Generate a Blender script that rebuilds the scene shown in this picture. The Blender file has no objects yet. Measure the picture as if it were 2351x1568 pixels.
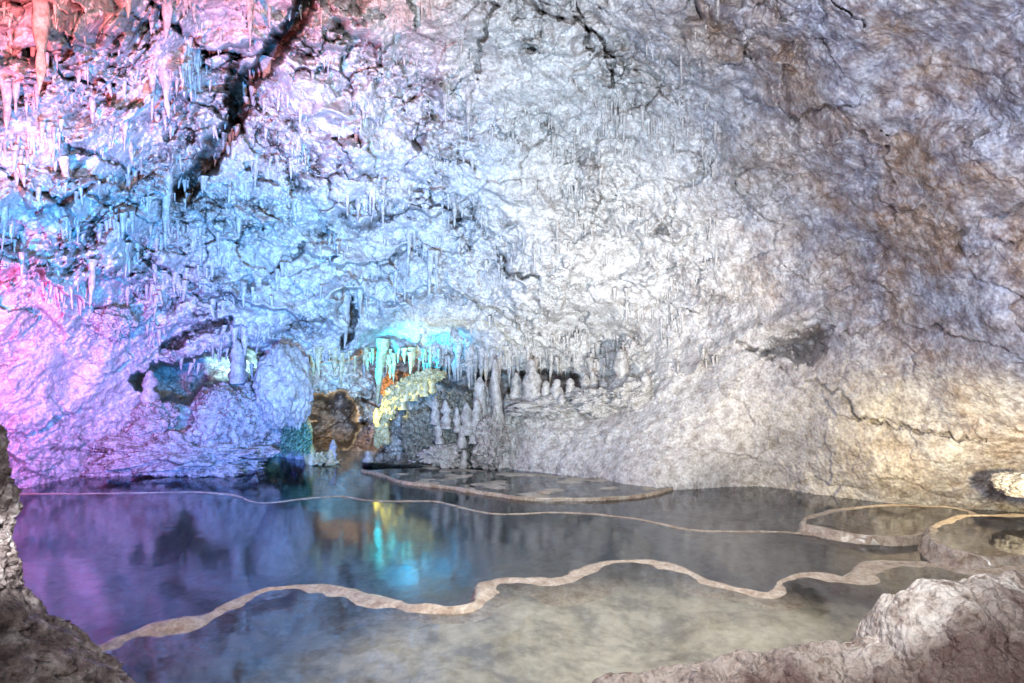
import bpy, bmesh, math, random
import numpy as np
from mathutils import Vector, noise as mnoise
random.seed(7)
rng=np.random.RandomState(11)
scene=bpy.context.scene
F=1567.0; CX=1175.5; CY=784.0; CH=1.5

# ---------------------------------------------------------------- helpers
def W(px,py,d):
    return Vector(((px-CX)/F*d, d, CH+(CY-py)/F*d))
def WP(px,py,z):
    d=(CH-z)*F/(py-CY)
    return ((px-CX)/F*d, d)
perm=rng.permutation(256).astype(np.int32)
gr=rng.normal(size=(256,3)); gr/=np.linalg.norm(gr,axis=1)[:,None]
rv=rng.rand(256,4)
def pn(x,y,z):
    xi=np.floor(x).astype(np.int32); yi=np.floor(y).astype(np.int32); zi=np.floor(z).astype(np.int32)
    xf=x-xi; yf=y-yi; zf=z-zi
    s=lambda t:t*t*t*(t*(t*6-15)+10)
    u,v,w=s(xf),s(yf),s(zf)
    def c(a,b,e):
        h=perm[(perm[(perm[(xi+a)&255]+yi+b)&255]+zi+e)&255]
        g=gr[h]
        return g[...,0]*(xf-a)+g[...,1]*(yf-b)+g[...,2]*(zf-e)
    x00=c(0,0,0)*(1-u)+c(1,0,0)*u; x10=c(0,1,0)*(1-u)+c(1,1,0)*u
    x01=c(0,0,1)*(1-u)+c(1,0,1)*u; x11=c(0,1,1)*(1-u)+c(1,1,1)*u
    return ((x00*(1-v)+x10*v)*(1-w)+(x01*(1-v)+x11*v)*w)*1.5
def fbm(x,y,z,o=4,g=0.5):
    r=0;a=1
    for i in range(o):
        r=r+a*pn(x+17.3*i,y-9.1*i,z+5.7*i); a*=g; x=x*2.03;y=y*2.03;z=z*2.03
    return r
def cell(x,y,z):
    xi=np.floor(x).astype(np.int32); yi=np.floor(y).astype(np.int32); zi=np.floor(z).astype(np.int32)
    xf=(x-xi).astype(np.float32); yf=(y-yi).astype(np.float32); zf=(z-zi).astype(np.float32)
    f1=np.full(x.shape,9.,np.float32); f2=f1.copy(); rnd=np.zeros_like(f1); tilt=np.zeros_like(f1)
    R4=rv.astype(np.float32)
    for a in (-1,0,1):
        for b in (-1,0,1):
            for c in (-1,0,1):
                h=perm[(perm[(perm[(xi+a)&255]+yi+b)&255]+zi+c)&255]
                r=R4[h]
                dx=a+r[...,0]-xf; dy=b+r[...,1]-yf; dz=c+r[...,2]-zf
                dd=dx*dx+dy*dy+dz*dz
                m=dd<f1
                f2=np.where(m,f1,np.minimum(f2,dd))
                f1=np.where(m,dd,f1); rnd=np.where(m,r[...,3],rnd)
                tilt=np.where(m,dx*(r[...,1]-.5)+dz*(r[...,0]-.25),tilt)
    f1=np.sqrt(f1); f2=np.sqrt(f2)
    return f1,f2-f1,rnd,tilt
def sst(a,b,x):
    t=np.clip((x-a)/(b-a),0,1); return t*t*(3-2*t)
def segdist(X,Y,pts,closed=False):
    n=len(pts); best=np.full(X.shape,1e9)
    for i in range(n if closed else n-1):
        ax,ay=pts[i][:2]; bx,by=pts[(i+1)%n][:2]
        dx,dy=bx-ax,by-ay; L=dx*dx+dy*dy+1e-12
        t=np.clip(((X-ax)*dx+(Y-ay)*dy)/L,0,1)
        d=(X-ax-t*dx)**2+(Y-ay-t*dy)**2
        best=np.minimum(best,d)
    return np.sqrt(best)
def inside(X,Y,pts):
    r=np.zeros(X.shape,bool); n=len(pts)
    for i in range(n):
        ax,ay=pts[i][:2]; bx,by=pts[(i+1)%n][:2]
        if ay==by: continue
        c=((ay>Y)!=(by>Y))&(X<(bx-ax)*(Y-ay)/(by-ay)+ax)
        r^=c
    return r
def sdf(X,Y,pts):
    d=segdist(X,Y,pts,True); return np.where(inside(X,Y,pts),d,-d)

# ---------------------------------------------------------------- cave surface
ctrl=[]
for r in [
 (1120,[(50,7.0),(400,8.0),(620,8.5),(850,8.4),(1150,8.05),(1300,7.55),(1500,6.95),(1750,7.05),(2000,6.25),(2351,5.86)]),
 (1300,[(50,7.4),(620,9.0),(1150,8.6),(1500,7.4),(2000,6.7),(2351,6.3)]),
 (930,[(0,6.3),(200,7.2),(500,8.4),(1000,8.6),(1200,8.3),(1500,7.6),(1800,6.7),(2100,5.95),(2351,5.3)]),
 (800,[(0,5.9),(250,7.2),(500,8.3),(900,8.75),(1100,8.8),(1400,8.6),(1600,7.6),(1850,6.6),(2351,4.9)]),
 (600,[(0,5.3),(300,6.7),(600,7.6),(900,8.0),(1200,7.8),(1500,7.6),(1800,6.6),(2351,4.7)]),
 (400,[(0,4.7),(300,5.9),(500,6.9),(700,6.8),(1000,7.1),(1400,7.0),(1800,6.0),(2351,4.4)]),
 (200,[(0,4.1),(300,4.9),(520,6.1),(680,5.9),(1000,6.3),(1400,6.2),(1800,5.2),(2351,4.0)]),
 (0,[(0,3.5),(300,4.1),(600,5.0),(1000,5.4),(1400,5.3),(1800,4.5),(2351,3.6)]),
 (-900,[(-800,2.0),(400,2.6),(1200,2.9),(2000,2.6),(3200,2.0)]),
 (700,[(-1300,2.6),(3700,2.6)]),(1200,[(-1300,2.8),(3700,2.8)]),(2600,[(0,7.6),(1200,8.9),(2351,6.5)])]:
    for (x,d) in r[1]: ctrl.append((x,r[0],d))
ctrl=np.array(ctrl,float)
cp=ctrl[:,:2]/1000.0
def U(r2): return r2*np.log(r2+1e-9)*0.5
nC=len(cp)
K=U(((cp[:,None]-cp[None])**2).sum(-1))+np.eye(nC)*0.002
P=np.hstack([np.ones((nC,1)),cp])
A=np.block([[K,P],[P.T,np.zeros((3,3))]])
sol=np.linalg.solve(A,np.concatenate([ctrl[:,2],np.zeros(3)]))
def tps(px,py):
    x=px/1000.0;y=py/1000.0
    r=sol[nC]+sol[nC+1]*x+sol[nC+2]*y
    for i in range(nC):
        r=r+sol[i]*U((x-cp[i,0])**2+(y-cp[i,1])**2)
    return np.maximum(r,1.3)
H1=[(305,862),(340,838),(420,825),(480,805),(600,798),(605,850),(570,870),(490,885),(455,905),(430,935),(395,925),(330,915),(310,885)]
H2=[(690,838),(760,828),(830,808),(900,812),(1015,845),(1000,872),(945,895),(895,940),(885,1010),(860,1075),(715,1085),(690,1000)]
H2b=[(690,915),(735,893),(790,905),(822,940),(850,975),(822,1020),(800,1062),(690,1075)]
H3=[(1000,842),(1120,845),(1250,845),(1335,862),(1325,900),(1250,915),(1180,918),(1100,915),(1030,900),(990,880)]
HA=[(1728,810),(1765,780),(1868,740),(1903,752),(1905,800),(1870,838),(1830,845),(1800,822),(1765,825)]
cracks=[([(715,-40),(690,40),(620,130),(560,200),(535,290),(480,370),(425,440)],24,0.9),
 ([(540,130),(528,220),(540,300)],14,0.5),
 ([(1135,10),(1115,70),(1100,120),(1098,185)],5,.16),([(1195,-10),(1260,40),(1330,50),(1385,95),(1410,150),(1400,200)],6,.2),
 ([(1320,0),(1345,60),(1355,120)],4,.12),
 ([(1140,570),(1160,600),(1165,632),(1235,636)],5,.18),([(985,425),(990,470),(1045,480),(1050,520)],5,.18),
 ([(770,310),(815,318),(825,330)],5,.15),([(780,380),(805,410),(880,405)],4,.12),
 ([(570,385),(600,410),(630,425)],7,.22),([(200,440),(260,480),(300,560)],6,.22),([(100,290),(170,345),(250,360),(310,400)],6,.22),
 ([(800,690),(810,740),(790,790)],11,.35),([(600,650),(660,600),(700,560)],6,.2),([(380,800),(450,760),(520,745)],13,.3),
 ([(1900,0),(1960,40),(1985,60)],3,.08),([(1850,870),(1930,900),(1975,960),(2080,985),(2180,1000),(2260,1015)],4,.06),
 ([(1690,790),(1740,800),(1800,850)],6,.10),
 ([(330,600),(420,640),(490,700)],6,.2),([(470,120),(400,60),(330,-20)],8,.25),
 ([(60,110),(150,180),(260,190)],6,.2),([(0,380),(60,430),(150,470)],6,.2)]
def wall(px,py,detail=True,holes=True):
    px=np.asarray(px,float); py=np.asarray(py,float)
    d=tps(px,py)
    X=(px-CX)/F*d; Y=d; Z=CH+(CY-py)/F*d
    low=fbm(X*.9,Y*.9,Z*.9+3,3)
    left=1-sst(650,1300,px); right=sst(1350,1900,px+0.35*(py-500))
    lowleft=(1-sst(250,700,px))*sst(620,800,py)
    lowright=sst(1120,1250,px)*sst(880,950,py)+sst(1560,1700,px)*sst(700,850,py)
    lowright=np.clip(lowright,0,1)
    crag=0.70+0.55*left-0.50*right; crag=crag*(1-0.50*lowleft)*(1-0.75*lowright)
    crag=np.clip(crag,0.07,1.4)
    disp=(0.26+.05*right-.12*lowright)*low*(0.55+crag*.6)
    disp+=.30*np.exp(-((px-1230)/330)**2-((py-690)/95)**2)
    dirt_shade=np.zeros_like(d)
    if detail:
        patch=.35+1.0*sst(-.35,.40,fbm(X*1.2+61,Y*1.2,Z*1.5+5,3))
        cr=crag*patch
        wx=fbm(X*3,Y*3,Z*3,4)*.10; wy=fbm(X*3+9,Y*3+4,Z*3,4)*.10; wz=fbm(X*3+19,Y*3,Z*3+8,4)*.10
        x,y,z=X+wx,Y+wy,Z+wz
        f1,e1,r1,t1=cell(x*2.1,y*1.5,z*2.5)
        wx2=fbm(X*14,Y*14,Z*14,3)*.010; wz2=fbm(X*14+5,Y*14,Z*14+8,3)*.010
        x2,y2,z2=x*.5+X*.5+wx2,y,z*.5+Z*.5+wz2
        f3,e3,r3,t3=cell(x2*9.5,y2*7,z2*9.5)
        f4,e4,r4,t4=cell(X*25+5,Y*19,Z*25)
        f5,e5,r5,t5=cell(x2*4.6+15,y2*3.5,z2*5.4)
        edge1=1-sst(0,.06,e1); edge3=1-sst(0,.12,e3); edge4=1-sst(0,.22,e4); edge5=1-sst(0,.05,e5)
        msk=sst(0,.45,fbm(X*1.3+31,Y*1.3,Z*1.3,3))
        ms5=sst(.0,.4,fbm(X*2.6+51,Y*2.6,Z*2.6,3))
        b=fbm(X*5,Y*5,Z*5,5,.55)
        ph=(-Z*1.7-Y*.25+.9*fbm(X*.9+3,Y*.9,Z*.7,4)+.14*r5)
        fr=ph-np.floor(ph); saw=fr**1.3*(1-sst(.86,1.0,fr))
        amp=(.15+.30*left)*sst(.2,.6,crag)*sst(-.3,.3,fbm(X*.8+71,Y*.8,Z*.8,2))*(1-sst(700,800,py)*.6)
        disp+=amp*saw
        disp+=crag*(.20*(r1-.5)+.28*t1-.05*f1-.07*edge1*msk)
        disp+=right*(1-.6*lowright)*.13*t1*(1+msk)
        disp+=cr*(.08*(r5-.5)+.16*t5-.04*f5-.05*edge5*ms5)
        disp+=cr*(.055*(r3-.5)+.080*t3-.065*f3-.010*edge3)
        disp+=(.05+cr*.95)*(.026*(r4-.5)+.024*t4-.042*f4)
        disp+=.038*b*(.15+cr)
        dirt_shade=crag*.5*edge1*msk+cr*(.55*edge5*ms5+.28*edge3*sst(.25,-.2,b)+.14*edge4)+cr*.22*sst(.1,-.6,b)+sst(.9,.96,fr)*amp*.8  # dark crack dirt, plus shade painted under the ledges
        jx=fbm(px/30,py/30,px*0,5)*12; jy=fbm(px/30+40,py/30,px*0,5)*12
        for pts,w,dep in cracks:
            q=segdist(px+jx,py+jy,pts)
            md=(.65+.35*np.clip(r5*1.8,0,1)) if w>20 else (.3+.7*np.clip(r3*1.4,0,1))
            g=(1-sst(.45*w,1.25*w,q))*md
            disp-=dep*g; dirt_shade+=(.8 if w>10 else .5)*g
        jx=fbm(px/22,py/22,px*0,4)*16; jy=fbm(px/22+9,py/22,px*0,4)*12
        disp-=.60*sst(-2,40,sdf(px+jx,py+jy,HA))
        disp+=.16*np.exp(-((py-735+(px-1800)*.38)/22)**2-((px-1810)/110)**2)
    disp-=0.50*np.exp(-((px-910)/110)**2-((py-805)/42)**2)
    d=d-disp
    if holes:
        jx=fbm(px/45,py/45,px*0+3,4)*16; jy=fbm(px/45+40,py/45,px*0+3,4)*14
        for Hh,amt,wd in ((H1,2.4,14),(H2,2.5,14),(H2b,2.2,30),(H3,.7,18)):
            s=sdf(px+jx*(1.6 if Hh is H2b else 1),py+jy*(1.6 if Hh is H2b else 1),Hh); m=sst(-2,wd,s)
            if Hh is H2b: m=m*sst(0,20,sdf(px+jx,py+jy,H2))
            d=d+m*amt; dirt_shade=dirt_shade+m*(.25 if Hh is H3 else (.12 if Hh is H2b else .05))  # openings darkened in colour, standing in for the shade inside
            if Hh is H2: d=d-m*1.7*sst(1000,1085,py)
    return d,dirt_shade,crag
def axis(lo,hi,step,o1,o2):
    a=list(np.arange(lo,hi,step)); s=step
    x=lo; L=[]
    while x>o1:
        s*=1.13; x-=s; L.append(x)
    L=L[::-1]; s=step; x=a[-1]; R=[]
    while x<o2:
        s*=1.13; x+=s; R.append(x)
    return np.array(L+a+R)
gx=axis(-60,2420,2.1,-1500,3900); gy=axis(-60,1190,2.1,-1300,1800)
PX,PY=np.meshgrid(gx,gy)
D,DIRT_SHADE,CRAG=wall(PX,PY)
Xw=(PX-CX)/F*D; Yw=D; Zw=CH+(CY-PY)/F*D
def grid_mesh(name,X,Y,Z,attrs=None,flip=False):
    h,w=X.shape
    me=bpy.data.meshes.new(name)
    co=np.stack([X,Y,Z],-1).reshape(-1,3).astype(np.float32)
    idx=np.arange(h*w).reshape(h,w)
    q=np.stack([idx[:-1,:-1],idx[1:,:-1],idx[1:,1:],idx[:-1,1:]],-1).reshape(-1,4)
    if flip: q=q[:,::-1]
    me.vertices.add(len(co)); me.vertices.foreach_set("co",co.ravel())
    me.loops.add(q.size); me.loops.foreach_set("vertex_index",q.ravel().astype(np.int32))
    me.polygons.add(len(q)); me.polygons.foreach_set("loop_start",np.arange(0,q.size,4,dtype=np.int32))
    me.polygons.foreach_set("loop_total",np.full(len(q),4,dtype=np.int32))
    me.polygons.foreach_set("use_smooth",np.ones(len(q),bool))
    me.update(calc_edges=True); me.validate()
    if attrs:
        for k,v in attrs.items():
            at=me.attributes.new(k,'FLOAT','POINT'); at.data.foreach_set("value",v.ravel().astype(np.float32))
    return me
def add(me,name,mat,label=None,cat=None,kind=None,group=None,loc=(0,0,0)):
    o=bpy.data.objects.new(name,me); scene.collection.objects.link(o); o.location=loc
    if mat and not me.materials: me.materials.append(mat)
    if label:o["label"]=label
    if cat:o["category"]=cat
    if kind:o["kind"]=kind
    if group:o["group"]=group
    return o

# ---------------------------------------------------------------- materials
def newmat(n):
    m=bpy.data.materials.new(n); m.use_nodes=True; nt=m.node_tree; nt.nodes.clear()
    return m,nt,nt.nodes,nt.links
def ramp(N,pts):
    r=N.new('ShaderNodeValToRGB'); e=r.color_ramp.elements
    e[0].position=pts[0][0]; e[0].color=(*pts[0][1],1); e[1].position=pts[-1][0]; e[1].color=(*pts[-1][1],1)
    for p,c in pts[1:-1]:
        k=e.new(p); k.color=(*c,1)
    return r
def mix(N,L,f,a,b,bt='MIX'):
    m=N.new('ShaderNodeMix'); m.data_type='RGBA'; m.blend_type=bt
    for s,v in ((0,f),(6,a),(7,b)):
        if hasattr(v,'is_linked') or hasattr(v,'links'): L.new(v,m.inputs[s])
        else: m.inputs[s].default_value=v if s==0 else (*v,1)
    return m.outputs[2]
def noise(N,L,co,sc,det=6,rough=.6,dist=0):
    n=N.new('ShaderNodeTexNoise'); n.inputs['Scale'].default_value=sc; n.inputs['Detail'].default_value=det
    n.inputs['Roughness'].default_value=rough; n.inputs['Distortion'].default_value=dist; L.new(co,n.inputs['Vector']); return n.outputs['Fac']
def rockmat(name,c1,c2,c3,scale=1.0,rough=.5,bump=.5,attr=0,bd=.03,knob=0.5,det=3,dark=(.05,.036,.025)):
    m,nt,N,L=newmat(name)
    out=N.new('ShaderNodeOutputMaterial'); b=N.new('ShaderNodeBsdfPrincipled'); L.new(b.outputs[0],out.inputs[0])
    g=N.new('ShaderNodeNewGeometry'); co=g.outputs['Position']
    n1=noise(N,L,co,2.2*scale,5,.68); n2=noise(N,L,co,11*scale,det,.66); n3=noise(N,L,co,42*scale,max(det-2,0),.6)
    r=ramp(N,[(.36,c2),(.5,c1),(.66,c3)]); L.new(n2,r.inputs[0]); col=r.outputs[0]
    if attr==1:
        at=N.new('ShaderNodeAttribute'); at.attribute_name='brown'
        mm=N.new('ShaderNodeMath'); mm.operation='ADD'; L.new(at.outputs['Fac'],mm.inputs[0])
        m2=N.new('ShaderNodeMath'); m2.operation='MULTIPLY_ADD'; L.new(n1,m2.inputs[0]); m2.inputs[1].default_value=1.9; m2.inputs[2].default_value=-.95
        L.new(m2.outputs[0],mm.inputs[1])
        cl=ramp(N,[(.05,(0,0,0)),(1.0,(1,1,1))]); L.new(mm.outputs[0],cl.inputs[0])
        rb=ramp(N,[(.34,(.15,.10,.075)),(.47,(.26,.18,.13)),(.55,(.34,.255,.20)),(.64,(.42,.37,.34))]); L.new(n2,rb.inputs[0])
        rb2=ramp(N,[(.34,(.15,.14,.18)),(.48,(.25,.26,.33)),(.60,(.39,.42,.50))]); L.new(n2,rb2.inputs[0])  # blue-grey patches put bluish light into the rock colour
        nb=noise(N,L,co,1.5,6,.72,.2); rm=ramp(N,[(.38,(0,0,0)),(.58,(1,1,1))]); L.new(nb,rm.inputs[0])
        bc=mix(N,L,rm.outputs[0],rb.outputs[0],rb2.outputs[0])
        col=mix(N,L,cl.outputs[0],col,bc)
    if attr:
        ac=N.new('ShaderNodeAttribute'); ac.attribute_name='dirt_shade'
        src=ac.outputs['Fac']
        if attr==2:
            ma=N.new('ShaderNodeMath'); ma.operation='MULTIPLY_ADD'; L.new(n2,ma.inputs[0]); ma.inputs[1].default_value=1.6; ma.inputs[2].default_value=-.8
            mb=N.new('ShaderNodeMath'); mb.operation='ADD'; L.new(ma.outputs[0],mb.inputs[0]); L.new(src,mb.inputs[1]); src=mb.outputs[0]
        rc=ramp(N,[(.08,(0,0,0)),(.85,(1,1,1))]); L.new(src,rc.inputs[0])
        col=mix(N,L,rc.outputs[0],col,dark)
    rf=ramp(N,[(.3,(.70,.70,.70)),(.6,(1.06,1.06,1.06))]); L.new(n3,rf.inputs[0])
    col=mix(N,L,1.0,col,rf.outputs[0],'MULTIPLY')
    L.new(col,b.inputs['Base Color']); b.inputs['Roughness'].default_value=rough
    bp=N.new('ShaderNodeBump'); bp.inputs['Strength'].default_value=bump; bp.inputs['Distance'].default_value=bd
    vo=N.new('ShaderNodeTexVoronoi'); vo.inputs['Scale'].default_value=30*scale; L.new(co,vo.inputs['Vector'])
    v2=N.new('ShaderNodeMath'); v2.operation='MULTIPLY_ADD'; L.new(vo.outputs['Distance'],v2.inputs[0]); v2.inputs[1].default_value=-knob; L.new(n2,v2.inputs[2])
    a=N.new('ShaderNodeMath'); a.operation='MULTIPLY_ADD'; L.new(n3,a.inputs[0]); a.inputs[1].default_value=.25; L.new(v2.outputs[0],a.inputs[2])
    L.new(a.outputs[0],bp.inputs['Height']); L.new(bp.outputs[0],b.inputs['Normal'])
    return m
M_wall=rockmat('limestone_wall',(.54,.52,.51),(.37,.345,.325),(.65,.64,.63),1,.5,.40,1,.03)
M_drip=rockmat('calcite',(.44,.42,.41),(.28,.26,.24),(.54,.52,.51),1.3,.45,.5,0,.012)
M_boul=rockmat('boulder_rock',(.40,.37,.36),(.19,.17,.16),(.52,.50,.49),1,.5,.8,0,.04)
M_grey=rockmat('dark_mottled_rock',(.24,.24,.21),(.09,.09,.08),(.42,.41,.36),2,.5,.8,0,.04)
M_brown=rockmat('brown_rock',(.28,.17,.09),(.10,.06,.035),(.40,.28,.17),1.5,.6,.9,0,.04)
M_fg=rockmat('rough_foreground_rock',(.25,.19,.17),(.08,.055,.05),(.56,.49,.45),1.4,.5,1,0,.03,.5,6)
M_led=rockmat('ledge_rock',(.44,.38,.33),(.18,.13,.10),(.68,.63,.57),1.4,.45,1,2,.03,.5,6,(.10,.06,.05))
M_rim=rockmat('rimstone',(.42,.34,.26),(.30,.22,.16),(.52,.45,.37),1.4,.22,.4,0,.01,.2,4)
M_bed=rockmat('pool_bed_stone',(.46,.41,.33),(.24,.21,.17),(.58,.53,.45),.45,.6,.3,0,.03,.1,6)
M_yel=rockmat('yellow_lit_calcite',(.55,.50,.30),(.40,.35,.16),(.66,.62,.40),2,.4,.4,0,.01)  # yellow lamplight put into the calcite base colour
def watermat(name,tint,ior=1.38,rough=.06):
    m,nt,N,L=newmat(name)
    out=N.new('ShaderNodeOutputMaterial'); mx=N.new('ShaderNodeMixShader'); L.new(mx.outputs[0],out.inputs[0])
    t=N.new('ShaderNodeBsdfTransparent'); t.inputs[0].default_value=(*tint,1)
    g=N.new('ShaderNodeBsdfGlossy'); g.inputs['Roughness'].default_value=rough; g.inputs['Color'].default_value=(.97,.98,1,1)
    f=N.new('ShaderNodeFresnel'); f.inputs[0].default_value=ior
    ge=N.new('ShaderNodeNewGeometry'); n=noise(N,L,ge.outputs['Position'],5,3,.5)
    bp=N.new('ShaderNodeBump'); bp.inputs['Strength'].default_value=.06; bp.inputs['Distance'].default_value=.03; L.new(n,bp.inputs['Height'])
    L.new(bp.outputs[0],g.inputs['Normal']); L.new(bp.outputs[0],f.inputs['Normal'])
    L.new(f.outputs[0],mx.inputs[0]); L.new(t.outputs[0],mx.inputs[1]); L.new(g.outputs[0],mx.inputs[2])
    return m
M_w1=watermat('deep_water',(.50,.62,.82),2.0,.10); M_w2=watermat('pool_water_blue',(.60,.73,.88),1.95,.10); M_w3=watermat('shallow_water',(.90,.93,.92),1.9,.06)

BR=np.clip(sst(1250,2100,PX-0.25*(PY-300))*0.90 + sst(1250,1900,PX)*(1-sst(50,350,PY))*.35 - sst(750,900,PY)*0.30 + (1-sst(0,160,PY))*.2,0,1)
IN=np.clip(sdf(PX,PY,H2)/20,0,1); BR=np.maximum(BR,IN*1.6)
me=grid_mesh('cave_wall',Xw,Yw,Zw,{'dirt_shade':DIRT_SHADE,'brown':BR},flip=False)
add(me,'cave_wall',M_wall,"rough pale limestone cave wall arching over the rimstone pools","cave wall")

# ---------------------------------------------------------------- pools
def catmull(pts,n=10):
    o=[]; P=[pts[0]]+list(pts)+[pts[-1]]
    for i in range(1,len(P)-2):
        p0,p1,p2,p3=[np.array(P[i+k],float) for k in (-1,0,1,2)]
        for k in range(n):
            t=k/n
            o.append(tuple(0.5*((2*p1)+(-p0+p2)*t+(2*p0-5*p1+4*p2-p3)*t*t+(-p0+3*p1-3*p2+p3)*t**3)))
    o.append(tuple(pts[-1])); return o
def line(pxs,z,n=10,closed=False,wob=.02):
    w=[WP(x,y,z) for x,y in pxs]
    if closed:
        w=w[-1:]+w+w[:2]; c=catmull(w,n); c=c[n:-n]; c=c[:-1]
        c=c[:len(pxs)*n]
    else: c=catmull(w,n)
    return [(x+wob*mnoise.noise((x*5,y*5,1)),y+wob*mnoise.noise((x*5,y*5,7))) for x,y in c]
Z1,Z2,Z3,Z4,Z5,Z6=0.0,.045,.19,.16,.10,.025
LA=line([(-500,1150),(-100,1142),(40,1135),(200,1134),(430,1130),(530,1136),(600,1155),(690,1146),(780,1140),(860,1150),(1000,1152),(1070,1168),(1150,1181),(1300,1177),(1450,1190),(1600,1217),(1800,1222),(1970,1240),(2130,1243),(2400,1240),(2900,1240)],Z2)
LB=line([(-100,1640),(130,1530),(300,1455),(400,1432),(480,1410),(560,1370),(640,1350),(740,1345),(820,1360),(930,1388),(1040,1401),(1085,1392),(1095,1358),(1140,1332),(1210,1330),(1290,1328),(1350,1302),(1440,1287),(1540,1298),(1640,1335),(1730,1360),(1775,1360),(1795,1334),(1850,1319),(1910,1322),(1950,1328),(1975,1303),(2050,1292),(2150,1295),(2230,1312),(2400,1300),(2900,1300)],Z3)
P4=line([(2133,1226),(2150,1203),(2200,1186),(2290,1183),(2400,1186),(2500,1220),(2440,1268),(2330,1280),(2250,1276),(2180,1260),(2145,1245)],Z4,closed=True)
P5=line([(1838,1200),(1875,1180),(1950,1167),(2060,1160),(2180,1165),(2240,1182),(2200,1210),(2120,1226),(2040,1233),(1970,1228),(1890,1214)],Z5,closed=True)
L6=line([(830,1078),(880,1090),(930,1106),(1020,1116),(1120,1131),(1220,1143),(1330,1144),(1430,1140),(1505,1130),(1560,1112)],Z6)
P6=L6[::-1]+[WP(1500,1050,Z6),WP(1150,1050,Z6),WP(830,1060,Z6)]
farR=[WP(2900,1100,0),WP(2351,1090,0),WP(1700,1060,0),WP(1200,1045,0),WP(620,1030,0),WP(0,1060,0),WP(-500,1090,0)]
P1=LA+farR
P2=LA[::-1]+[(-4.3,3.0),(-3.0,2.0)]+LB+[(4.5,3.0)]
P3=LB+[(4.6,1.2),(2,.2),(-2,.2)]
def sheet(name,poly,z,mat,label):
    bm=bmesh.new(); vs=[bm.verts.new((x,y,z)) for x,y in poly]; bm.faces.new(vs)
    bmesh.ops.triangulate(bm,faces=bm.faces[:])
    for f in bm.faces:
        if f.normal.z<0: f.normal_flip()
    me=bpy.data.meshes.new(name); bm.to_mesh(me); bm.free()
    return add(me,name,mat,label,"water",kind="structure")
sheet('water',P1,Z1,M_w1,"still dark blue water at the foot of the cave wall")
sheet('water.001',P2,Z2,M_w2,"calm blue grey pool held by rimstone dams")
sheet('water.002',P3,Z3,M_w3,"shallow clear pool over pale stone bed")
sheet('water.003',P4,Z4,M_w3,"small round raised pool inside a stone rim")
sheet('water.004',P5,Z5,M_w3,"small shallow raised pool inside a stone rim")
sheet('water.005',P6,Z6,M_w3,"thin shallow water over brown flowstone")
xs=np.arange(-6.5,6.5,.03); ys=np.arange(9.6,.2,-.025)
GX,GY=np.meshgrid(xs,ys)
gn=fbm(GX*1.3,GY*1.3,GX*0,4)*.05+fbm(GX*6,GY*6,GX*0+4,4)*.014
gz=-.16+gn-.15*(1-sst(-2,1,GX))
def setpool(poly,z,depth,edge,arr,shelf=0.,sw=.5,ns=.9):
    ins=inside(GX,GY,poly); s=segdist(GX,GY,edge)
    zz=z-.012-shelf*sst(0,.1,s)-(depth-gn*ns)*sst(sw*.3,sw+.45,s)+gn*.12
    zz=np.minimum(zz,z-.006)
    return np.where(ins,zz,arr)
gz=setpool(P2,Z2,.06+.35*(1-sst(-1.6,.6,GX)),LA,gz,0,.2)
s=segdist(GX,GY,LA); gz=np.where(inside(GX,GY,P1),np.maximum(gz,Z2-.03-np.maximum(0,s-.02)*2.0),gz)
gz=np.where(inside(GX,GY,P6),Z6-.003+.30*(fbm(GX*2.5,GY*3.5,GX*0+8,4)*.05),gz)
gz=setpool(P3,Z3,.08+.14*(1-sst(-1.7,-.5,GX)),LB,gz,0.004,.6,1.6)
gz=setpool(P5,Z5,.02,P5+P5[:1],gz); gz=setpool(P4,Z4,.02,P4+P4[:1],gz)
add(grid_mesh('ground',GX,GY,gz),'ground',M_bed,"pale stone pool bed with rippled sediment","ground",kind="structure")
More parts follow.
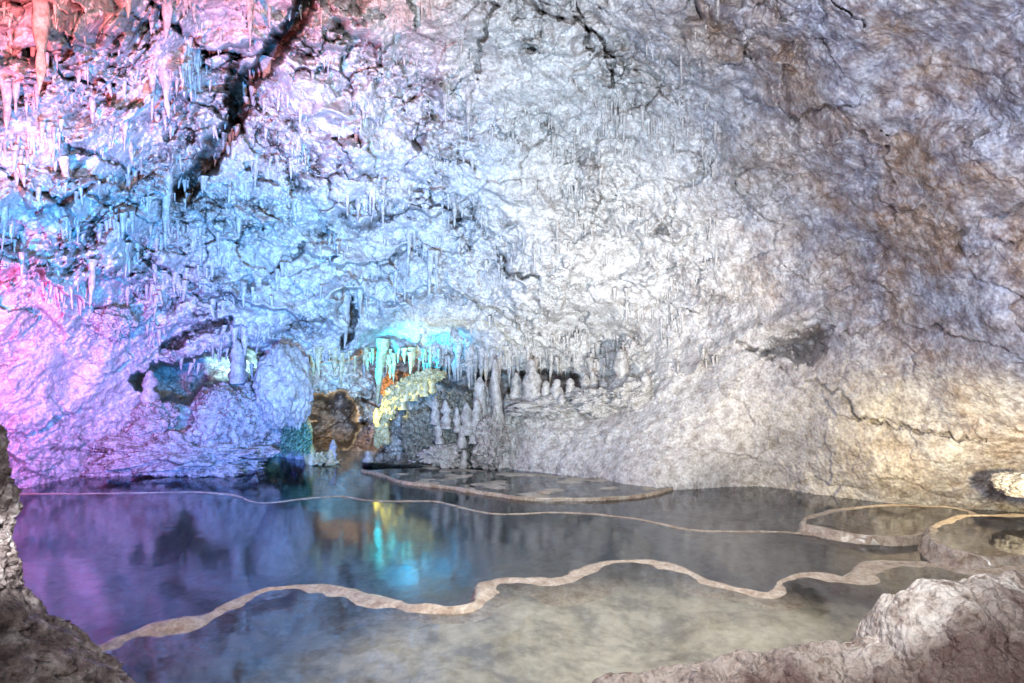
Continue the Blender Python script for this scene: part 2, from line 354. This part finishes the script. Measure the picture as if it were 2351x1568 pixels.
def rim(curve,z,zlow,closed,wid,label,slope=.5,big=0):
    c=np.array(curve)
    c2=np.vstack([c,c[:1]]) if closed else c
    seg=np.r_[0,np.cumsum(np.linalg.norm(np.diff(c2,axis=0),axis=1))]
    m=int(seg[-1]/.02)+4; t=np.linspace(0,seg[-1],m,endpoint=True)
    X=np.interp(t,seg,c2[:,0]); Y=np.interp(t,seg,c2[:,1])
    tx=np.gradient(X); ty=np.gradient(Y)
    if closed: tx[0]=tx[-1]=(X[1]-X[-2]); ty[0]=ty[-1]=(Y[1]-Y[-2])
    k=np.ones(7)/7
    if not closed:
        tx=np.convolve(np.pad(tx,3,'edge'),k,'valid'); ty=np.convolve(np.pad(ty,3,'edge'),k,'valid')
    l=np.hypot(tx,ty)+1e-9; nx=-ty/l; ny=tx/l
    h=z-zlow
    mound=big*sst(.0,.5,fbm(X*1.6+3,Y*1.6,X*0+2,2))
    prof=[(-5.2*wid,-.035),(-4.2*wid,-.010),(-3.0*wid,-.006),(-1.8*wid,-.002),(-.9*wid,.002),(-.3*wid,.007),(.05*wid,.008),(.35*wid,.003),(.55*wid,-.12*h-.004),(.55*wid+slope*h*.15,-.35*h-.008),(.55*wid+slope*h*.5,-.7*h-.015),(.55*wid+slope*h,-h-.02),(.6*wid+slope*h*1.6,-h-.15)]
    A=[];B=[];C=[]
    wv=np.clip(1+1.1*fbm(X*2.0,Y*2.0,X*0,3),.40,2.2)*(1+.5*mound); hz=.0045*fbm(X*4,Y*4,X*0+3,3)
    for i,(o,dz) in enumerate(prof):
        nn=fbm(X*10,Y*10,X*0+dz*20,3)*wid*.35+(.03*fbm(X*9,Y*9,X*0+dz*12,3)*h/.1 if dz<-.01 and o>0 else 0)
        up=mound*.022*math.exp(-((o+.4*wid)/(1.1*wid))**2)
        A.append(X+nx*(o*wv+nn)); B.append(Y+ny*(o*wv+nn)); C.append(z+dz+up+hz*(1 if dz>-.02 else .3))
    me=grid_mesh('rimstone_dam',np.array(A),np.array(B),np.array(C),flip=True)
    return add(me,'rimstone_dam',M_rim,label,"rimstone dam",group="rimstone dams between the pools")
rim(LA,Z2,Z1,False,.012,"thin low rimstone dam winding across the far water",.3)
rim(LB,Z3,Z2,False,.044,"thick wavy tan rimstone dam around shallow pool",.9,1)
rim(P4,Z4,Z2,True,.034,"round brown rimstone dam with steep outer side",.7,.4)
rim(P5,Z5,Z1,True,.026,"brown curved rimstone dam around small pool",.7,.3)
rim(L6[::-1],Z6,Z1,False,.010,"low brown rimstone lip at the flowstone foot",.3)

# ---------------------------------------------------------------- rocks
def rock(name,px,py,d,rx,ry,rz,mat,label,cat="boulder",seed=0,amp=.22,sub=6,group=None,freq=1.6,rot=0,flute=0):
    bm=bmesh.new(); bmesh.ops.create_icosphere(bm,subdivisions=sub,radius=1)
    co=np.array([v.co[:] for v in bm.verts])
    a=co*freq+seed*13.7
    r=1+amp*.9*fbm(a[:,0],a[:,1],a[:,2],4)
    w=a+.25*np.stack([fbm(a[:,0]+i*7,a[:,1],a[:,2],3) for i in range(3)],-1)
    f1,e1,r1,t1=cell(w[:,0]*1.5,w[:,1]*1.5,w[:,2]*1.5)
    f2,e2,r2,t2=cell(w[:,0]*4.2,w[:,1]*4.2,w[:,2]*4.2)
    f3,e3,r3,t3=cell(w[:,0]*9,w[:,1]*9,w[:,2]*9)
    r+=amp*(.5*(r1-.5)+.6*t1-.35*f1)+amp*(.28*(r2-.5)+.3*t2-.22*f2)+amp*(.10*(r3-.5)-.10*f3)+.12*amp*fbm(a[:,0]*9,a[:,1]*9,a[:,2]*9,3)+.28*amp
    if flute:
        ang=np.arctan2(co[:,1],co[:,0]); r+=flute*np.abs(np.sin(ang*9+3*fbm(a[:,0],a[:,1],a[:,2],2)))*sst(.5,-.6,co[:,2])
    co=co*r[:,None]*np.array([rx,ry,rz])
    for v,c in zip(bm.verts,co): v.co=c
    for f in bm.faces: f.smooth=True
    me=bpy.data.meshes.new(name); bm.to_mesh(me); bm.free()
    o=add(me,name,mat,label,cat,group=group,loc=W(px,py,d)); o.rotation_euler[1]=rot
    return o
rock('boulder',540,990,8.15,.47,.5,.55,M_boul,"large rounded purple grey boulder beside the water",seed=1,amp=.34)
rock('flowstone_mound',652,885,8.00,.30,.4,.48,M_drip,"smooth rounded pale flowstone mound with fringed base","flowstone",seed=2,amp=.18,flute=.10,rot=-.12)
rock('boulder.001',355,970,7.9,.24,.25,.24,M_boul,"small lumpy boulder in front of the dark hollow",seed=3,amp=.35)
rock('boulder.002',400,1050,7.85,.95,.4,.30,M_boul,"low broad rock sloping into the water",seed=4,amp=.45)
rock('boulder.003',262,742,6.9,.17,.2,.16,M_boul,"small round knob of rock on the cave wall",seed=5,amp=.35)
rock('boulder.004',965,1005,8.55,.26,.28,.36,M_grey,"dark mottled boulder beside the cave opening",seed=6,amp=.35)
rock('boulder.005',1045,985,8.45,.28,.25,.45,M_grey,"mottled rock ledge carrying stalagmites",seed=7,amp=.4)
rock('boulder.006',1012,1045,8.1,.22,.2,.13,M_drip,"pale knobbly rock at the edge of the pool",seed=8,amp=.5)
rock('boulder.007',1125,1020,8.1,.2,.2,.32,M_boul,"pale rock step below the stalagmites",seed=9,amp=.4)
rock('boulder.008',1450,905,7.85,.25,.2,.14,M_drip,"pale knobbly rock on the flowstone slope",seed=10,amp=.5)
rock('boulder.009',1370,920,8.0,.30,.2,.13,M_drip,"pale lumpy rock at the foot of stalagmites",seed=11,amp=.55)
rock('boulder.010',1250,935,8.1,.42,.2,.11,M_drip,"pale lumpy ledge under the stalagmites",seed=12,amp=.6)
rock('stone',1248,1136,6.65,.10,.07,.035,M_rim,"small flat stone lying in shallow water","stone",seed=13,sub=4)
rock('boulder.011',2345,1112,5.3,.20,.2,.09,M_drip,"pale cream flat rock at the water edge",seed=14)
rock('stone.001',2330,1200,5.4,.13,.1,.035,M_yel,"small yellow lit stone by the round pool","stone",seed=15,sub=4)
rock('boulder.013',1470,820,8.3,.25,.2,.26,M_drip,"pale knobbly rock mass under the ceiling",seed=16,amp=.5)
rock('boulder.014',915,885,10.3,.26,.3,.20,M_brown,"brown boulder inside the cave opening",seed=17,amp=.5)
rock('boulder.015',790,1088,8.7,.45,.3,.08,M_brown,"low brown stone floor of the cave opening",seed=18,amp=.3)
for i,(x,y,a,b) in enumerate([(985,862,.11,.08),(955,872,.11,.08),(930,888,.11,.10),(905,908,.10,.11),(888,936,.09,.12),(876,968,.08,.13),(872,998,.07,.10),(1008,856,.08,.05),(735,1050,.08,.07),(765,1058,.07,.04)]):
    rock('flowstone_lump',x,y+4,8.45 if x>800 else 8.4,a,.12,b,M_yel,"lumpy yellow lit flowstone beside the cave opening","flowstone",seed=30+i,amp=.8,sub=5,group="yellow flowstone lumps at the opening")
zz=np.linspace(1.55,-.1,260); th=np.linspace(0,2*math.pi,360)
sil=[(900,-80),(950,-15),(1000,16),(1100,38),(1200,50),(1290,44),(1350,58),(1420,95),(1500,180),(1568,245),(1700,345),(2000,480),(2400,600)]
dd=2.3
sz=[CH+(CY-p[0])/F*dd for p in sil][::-1]; sx=[(p[1]-CX)/F*dd for p in sil][::-1]
T,ZZ=np.meshgrid(th,zz); cxc=-2.15
R=np.interp(ZZ,sz,sx)-cxc-.04
Xc=np.cos(T);Yc=np.sin(T)
nn=1+.04*fbm(Xc*1.6,Yc*1.6,ZZ*4,4)
f1,e1,r1,t1=cell(Xc*R*9+.3*fbm(Xc*5,Yc*5,ZZ*9,3),Yc*R*9,ZZ*10)
f2,e2,r2,t2=cell(Xc*R*26+.3*fbm(Xc*15,Yc*15,ZZ*29,3),Yc*R*26,ZZ*30)
nn2=.016*fbm(Xc*12,Yc*12,ZZ*30,4)+.05*(r1-.5)-.035*f1+.014*(r2-.5)-.012*f2
R=np.maximum(R*nn+nn2,.02)
add(grid_mesh('rock_outcrop',cxc+Xc*R,dd+Yc*R*.6,ZZ),'rock_outcrop',M_fg,"rough grey brown rock pillar spreading to its base","rock")
rx=[-.3,.2,.455,.737,.947,1.06,1.144,1.175,1.23,1.326,1.438,1.65,2.2,2.8]; rzv=[.28,.36,.41,.447,.47,.49,.53,.61,.665,.71,.73,.715,.76,.8]
X,Y=np.meshgrid(np.linspace(-.3,2.8,620),np.linspace(3.0,.7,460))
rid=np.interp(X,rx,rzv)+.035; yr=2.2+.12*fbm(X*2,X*0,X*0,2)
dy=Y-yr
H=rid-np.where(dy>0,dy*dy*2.6+dy*.6,0)-np.where(dy<0,(-dy)*.50*sst(0,.40,-dy),0)
wx=.06*fbm(X*6,Y*6,H*6,3)
f1,e1,r1,t1=cell((X+wx)*5,(Y+wx)*5,H*0+.5); f2,e2,r2,t2=cell((X+wx)*16,(Y-wx)*16,H*0+.5)
crest=np.exp(-(dy/.35)**2)
H+=.045*fbm(X*3,Y*3,X*0,4,.5)+(.3+.7*crest)*(.030*(r1-.5)-.070*f1*f1)+(.4+.6*crest)*(.008*(r2-.5)-.022*f2*f2)+.004*fbm(X*40,Y*40,X*0,3)+.015
DK=sst(-.05,-.30,dy+.14*fbm(X*4,Y*4,X*0+6,3))*.85+.40*(1-sst(1.0,1.15,X))  # paints the front dark as if turned from light; left part browner
add(grid_mesh('rock_ledge',X,Y,H,{'dirt_shade':DK}),'rock_ledge',M_led,"rough brown rock ledge with pale mottled crest","rock")

# ---------------------------------------------------------------- dripstone
def drip_mesh(seed,up=False,n=18,seg=12):
    r=random.Random(seed); bm=bmesh.new(); rings=[]
    bx=r.uniform(-.45,.45); by=r.uniform(-.2,.2); k1=r.uniform(.4,.85); ph=r.uniform(0,6)
    for i in range(n):
        t=i/(n-1)
        if up:
            t=1-(1-t)**1.7
            rad=max(1-t**5,0)**.5*(.82+.18*(1-t))+.12*math.exp(-t*8)
        else: rad=(1-t)**k1*.78+.22*math.exp(-t*5)+.05*(1-t)
        rad=max(rad,.07)*(1+.12*math.sin(t*15+ph)+r.uniform(-.14,.14))
        z=t if up else -t
        ox=bx*math.sin(t*2.4); oy=by*math.sin(t*3)
        ring=[]
        for k in range(seg):
            a=2*math.pi*k/seg; q=rad*(1+.45*mnoise.noise((math.cos(a)*1.4+seed,math.sin(a)*1.4,t*5)))
            ring.append(bm.verts.new((ox+q*math.cos(a),oy+q*math.sin(a),z)))
        rings.append(ring)
    for i in range(n-1):
        for k in range(seg):
            bm.faces.new((rings[i][k],rings[i][(k+1)%seg],rings[i+1][(k+1)%seg],rings[i+1][k]))
    bm.faces.new(rings[-1]); bm.faces.new(rings[0])
    bmesh.ops.recalc_face_normals(bm,faces=bm.faces[:])
    for f in bm.faces: f.smooth=True
    me=bpy.data.meshes.new('stalagmite' if up else 'stalactite'); bm.to_mesh(me); bm.free(); return me
TM=[drip_mesh(i) for i in range(16)]; TY=[]; UMs=[drip_mesh(i+50,True) for i in range(11)]; UY=[]
for m in TM: m.materials.append(M_drip)
for m in UMs: m.materials.append(M_drip)
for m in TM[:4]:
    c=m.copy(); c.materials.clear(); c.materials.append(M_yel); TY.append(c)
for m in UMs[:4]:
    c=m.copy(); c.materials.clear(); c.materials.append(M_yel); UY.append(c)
S=[(90,-10,220,40),(285,-20,42,32),(385,5,95,28),(575,-5,115,18),(10,200,300,30),(38,190,262,24),(380,160,272,28),(350,200,265,18),(480,150,212,14),(210,225,282,20),
(618,165,325,30),(1020,195,288,18),(1075,205,328,18),(1062,90,150,10),(385,425,572,24),(438,525,590,26),(466,530,606,24),(452,535,575,20),(210,628,706,16),(300,325,382,18),(322,335,402,16),(290,300,350,14),
(12,480,580,14),(820,455,512,18),(800,450,496,13),(838,460,490,11),(850,560,600,12),(990,600,702,17),(1003,600,660,13),(940,540,642,13),(880,465,522,13),(790,695,800,24),(828,665,732,16),
(840,680,715,11),(1040,465,522,12),(910,635,702,11),(930,660,690,10),(255,480,545,14),(165,380,425,26),(145,400,450,22),(1640,280,330,12),(1562,125,200,8),(990,10,45,10),(970,0,60,12),(500,560,600,12),(290,600,640,12),(540,760,805,22),(560,770,830,20),(500,755,800,20)]
for i in range(44): S.append((random.gauss(1460,95),random.uniform(270,350),0,random.uniform(6,11)))
for i in range(14): S.append((random.uniform(1140,1340),random.uniform(240,300),0,random.uniform(4,8)))
for i in range(22): S.append((random.uniform(1420,1570),random.uniform(705,760),0,random.uniform(5,9)))
for i in range(66):
    x=random.uniform(1000,1420); S.append((x,random.uniform(800,850),0,random.choice([6,7,8,9,13,17])))
for c in range(9):
    cx,cy=random.uniform(40,620),random.uniform(150,760)
    for i in range(3): S.append((cx+random.gauss(0,22),cy+random.gauss(0,12),0,random.uniform(8,16)))
for c in range(8):
    cx,cy=random.uniform(700,1300),random.uniform(430,700)
    for i in range(3): S.append((cx+random.gauss(0,20),cy+random.gauss(0,10),0,random.uniform(6,11)))
cnt=0
def place(meshes,px,py,d,h,w,name,label,cat,group,emb=.02,up=False):
    global cnt
    o=bpy.data.objects.new(name,meshes[cnt%len(meshes)]); cnt+=1
    scene.collection.objects.link(o)
    L=h/F*d; r=w/F*d/2
    p=W(px,py,d); p.z+= (-emb if up else emb)
    o.location=p; o.scale=(r*1.2,r*1.2,L+emb); o.rotation_euler=(random.uniform(-.05,.05),random.uniform(-.06,.06),random.uniform(0,6.28))
    o["label"]=label;o["category"]=cat;o["group"]=group
    return o
Spx=np.array([s[0] for s in S]); Spy=np.array([s[1] for s in S])
dS=wall(Spx,Spy+3,True,False)[0]
for (x,y,b,w),d in zip(S,dS):
    if b==0: b=y+w*random.uniform(1.8,4.6); lab="small slender pale stalactite on the cave ceiling"
    else: lab="long tapering pale stalactite hanging from rough ceiling"
    place(TM,x,y,d-.01,b-y,w,'stalactite',lab,'stalactite','stalactites hanging from the cave ceiling',emb=.12)
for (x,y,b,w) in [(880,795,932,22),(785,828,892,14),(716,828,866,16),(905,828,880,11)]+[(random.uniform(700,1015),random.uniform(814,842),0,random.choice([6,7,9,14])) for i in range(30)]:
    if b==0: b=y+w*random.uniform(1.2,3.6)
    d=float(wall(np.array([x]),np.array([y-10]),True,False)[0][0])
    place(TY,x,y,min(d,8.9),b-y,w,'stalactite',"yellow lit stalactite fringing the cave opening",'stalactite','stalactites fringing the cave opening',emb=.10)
NB=1400
bx=np.empty(NB);by=np.empty(NB);i=0
while i<NB:
    x=rng.uniform(0,1650); y=rng.uniform(0,850)
    den=mnoise.noise((x/80,y/50,3))*1.6-.08+(.7 if (y>780 and 960<x<1450) else 0)+(.35 if (1150<x<1640 and 220<y<370) else 0)-(.45 if (1000<x<1500 and y<200) else 0)
    if x<330 and y>690: continue
    if rng.rand()<den: bx[i]=x;by[i]=y;i+=1
dB=wall(bx,by+3,True,False)[0]
bm=bmesh.new()
for x,y,d in zip(bx,by,dB):
    w=rng.uniform(4,10)*(1.35 if x<700 else .9); h=w*rng.uniform(.9,3.0)
    r=w/F*d/2; L=h/F*d+.08; p=W(x,y,d); p.z+=.08
    rings=[]; a0=rng.uniform(0,6); ax=rng.normal(0,.25)*r; 
    for t,q in ((0,1.25),(.3,1.0),(.62,.72),(.88,.40),(1,.12)):
        rings.append([bm.verts.new((p.x+ax*t*3+r*q*math.cos(a0+k*1.047)*(1+.2*math.sin(k*3+a0)),p.y+r*q*math.sin(a0+k*1.047),p.z-L*t)) for k in range(6)])
    for j in range(4):
        for k in range(6): bm.faces.new((rings[j][k],rings[j+1][k],rings[j+1][(k+1)%6],rings[j][(k+1)%6]))
for f in bm.faces: f.smooth=True
me=bpy.data.meshes.new('stalactite_fringe'); bm.to_mesh(me); bm.free()
add(me,'stalactite_fringe',M_drip,"dense fringe of tiny stalactites covering the ceiling","stalactites",kind="stuff")
G=[(1147,825,992,24),(1105,865,938,30),(1180,855,918,24),(1222,825,918,36),(1257,873,918,20),(1280,870,928,28),(1306,868,915,22),(1095,918,968,20),(1120,935,980,18),(1025,918,965,20),(1000,913,955,18),(1075,923,980,20),(1165,905,955,18),(1340,860,910,22),(1362,850,895,20),(1430,800,870,32),(1130,1018,1078,24),(1145,1033,1082,22),(845,1035,1068,20),(765,1008,1045,18),(342,850,915,28),(1290,905,940,18),(1240,900,935,16),(1385,870,905,20),(1480,855,890,22),(1050,935,975,16),(1010,965,1000,16),(1060,975,1010,18),(950,1040,1066,26),(545,780,862,30),(1062,1030,1065,18),(1200,880,920,16),(1320,885,915,18),(1088,960,1000,18),(1112,880,940,18),(1192,870,918,18),(1268,890,925,14),(1410,875,905,22),(1396,890,915,16),(1345,895,925,18)]
for (x,y,b,w) in G:
    d=float(wall(np.array([x]),np.array([b+12.]),True,False)[0][0])
    if 990<x<1100: d=min(d,8.2)
    place(UMs,x,b+8,d-.10,b-y+8,w*1.0,'stalagmite',"rounded pale stalagmite standing on a rock ledge",'stalagmite','stalagmites on the ledge beside the opening',emb=.05,up=True)
for (x,y,b,w) in [(900,893,935,13),(915,880,920,15),(930,866,905,17),(945,858,900,14),(962,850,890,16),(885,908,945,14),(870,935,970,12),(880,955,990,14),(866,945,965,11),(888,975,1005,12),(925,890,925,14),(950,875,905,13),(976,862,895,15),(992,858,890,12),(716,965,1062,22),(760,1028,1060,15)]:
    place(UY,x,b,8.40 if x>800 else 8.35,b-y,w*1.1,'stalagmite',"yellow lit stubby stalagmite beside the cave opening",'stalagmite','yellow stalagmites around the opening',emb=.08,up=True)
bm=bmesh.new(); rr=random.Random(3)
for i in range(2200):
    a=rr.uniform(0,6.28); ph=math.acos(rr.uniform(-.5,1)); R0=rr.uniform(.6,1.2)
    c=Vector((.15*math.sin(ph)*math.cos(a)*R0,.15*math.sin(ph)*math.sin(a)*R0,.25*math.cos(ph)*R0))
    n=Vector((rr.gauss(0,1),rr.gauss(0,1),rr.gauss(0,1))).normalized(); t=n.orthogonal().normalized(); u=n.cross(t); s=rr.uniform(.010,.022)
    bm.faces.new([bm.verts.new(c+t*s*1.6),bm.verts.new(c+u*s*.6),bm.verts.new(c-t*s*1.2),bm.verts.new(c-u*s*.6)])
me=bpy.data.meshes.new('moss'); bm.to_mesh(me); bm.free()
mm=rockmat('moss_green',(.12,.24,.18),(.04,.10,.08),(.22,.36,.26),3,.6,.3)
o=add(me,'moss',mm,"dense teal green moss clump beside the cave opening","moss",kind="stuff",loc=W(680,1015,8.05))

# ---------------------------------------------------------------- lights
def spot(loc,tgt,p,col,ang=80,blend=.8,rad=.08):
    l=bpy.data.lights.new('lamp','SPOT'); l.energy=p; l.color=col; l.spot_size=math.radians(ang); l.spot_blend=blend; l.shadow_soft_size=rad
    o=bpy.data.objects.new('cave_spotlight',l); scene.collection.objects.link(o); o.location=loc
    o.rotation_euler=(Vector(tgt)-Vector(loc)).to_track_quat('-Z','Y').to_euler(); return o
spot((-1.15,2.5,.85),W(480,560,7.0),2900,(.05,.37,1),80,1,.06)
spot((-1.9,1.5,1.3),W(190,110,4.2),1800,(1,.20,.22),68,1,.05)
spot((-3.1,3.4,1.3),W(-80,780,6),1000,(1,.06,.34),72,1,.05)
spot((-2.2,3.3,.6),W(380,980,7.6),900,(.14,.10,1),60,1,.05)
spot((.3,.0,2.5),W(1400,450,7),980,(.88,.92,1),130,.9,.2)
spot((2.6,1.0,.7),W(1850,350,6),600,(.78,.80,1),100,.9,.1)
spot((2.0,3.45,.30),W(1450,680,8),820,(1,.93,.80),56,1,.05)
spot((-.2,2.4,.6),W(1100,480,8),1200,(.52,.77,1),76,1,.06)
spot((3.2,3.8,.7),W(2150,1080,6.2),330,(1,.80,.42),72,1)
spot((.6,2.0,3.0),(.5,3.7,0),400,(1,.96,.90),90,1,.15)  # added overhead lamp, no visible source, brightens the pool beds
spot((-1.1,1.5,1.5),W(10,1250,2.3),260,(.88,.93,1),15,1,.05)
spot(W(760,905,8.4),W(940,800,8.9),520,(.0,.50,1),48,.9,.02)
spot(W(800,950,9.9),W(750,838,11.3),160,(.0,.60,1),110,.8,.02)
spot(W(870,960,9.9),W(900,845,11.3),30,(1,.88,.30),90,.8,.02)
spot(W(800,1000,8.1),W(925,890,8.45),95,(1,.88,.14),60,.8,.02)
spot(W(790,880,8.9),W(850,920,11),230,(1,.62,.30),110,.8,.02)
spot(W(760,960,10.9),W(775,985,13.0),90,(1,.72,.30),120,.8,.02)
spot(W(530,868,9.2),W(548,820,11),420,(.45,.90,1),34,.6,.02)
spot((-.8,6.2,.2),W(680,1010,8.2),110,(.05,.9,.9),13,.8)

w=bpy.data.worlds.new("World"); scene.world=w; w.use_nodes=True
nt=w.node_tree; bg=nt.nodes['Background']; sk=nt.nodes.new('ShaderNodeTexSky'); sk.sky_type='NISHITA'; sk.sun_disc=False
sk.sun_elevation=math.radians(25); sk.sun_rotation=math.radians(180)
nt.links.new(sk.outputs[0],bg.inputs[0]); bg.inputs[1].default_value=.045
cam=bpy.data.cameras.new('camera'); cam.lens=24; cam.sensor_width=36; cam.clip_end=500
co=bpy.data.objects.new('camera',cam); scene.collection.objects.link(co); co.location=(0,0,CH); co.rotation_euler=(math.radians(90),0,0)
scene.camera=co
scene.view_settings.view_transform='Standard'; scene.view_settings.look='None'; scene.view_settings.exposure=0
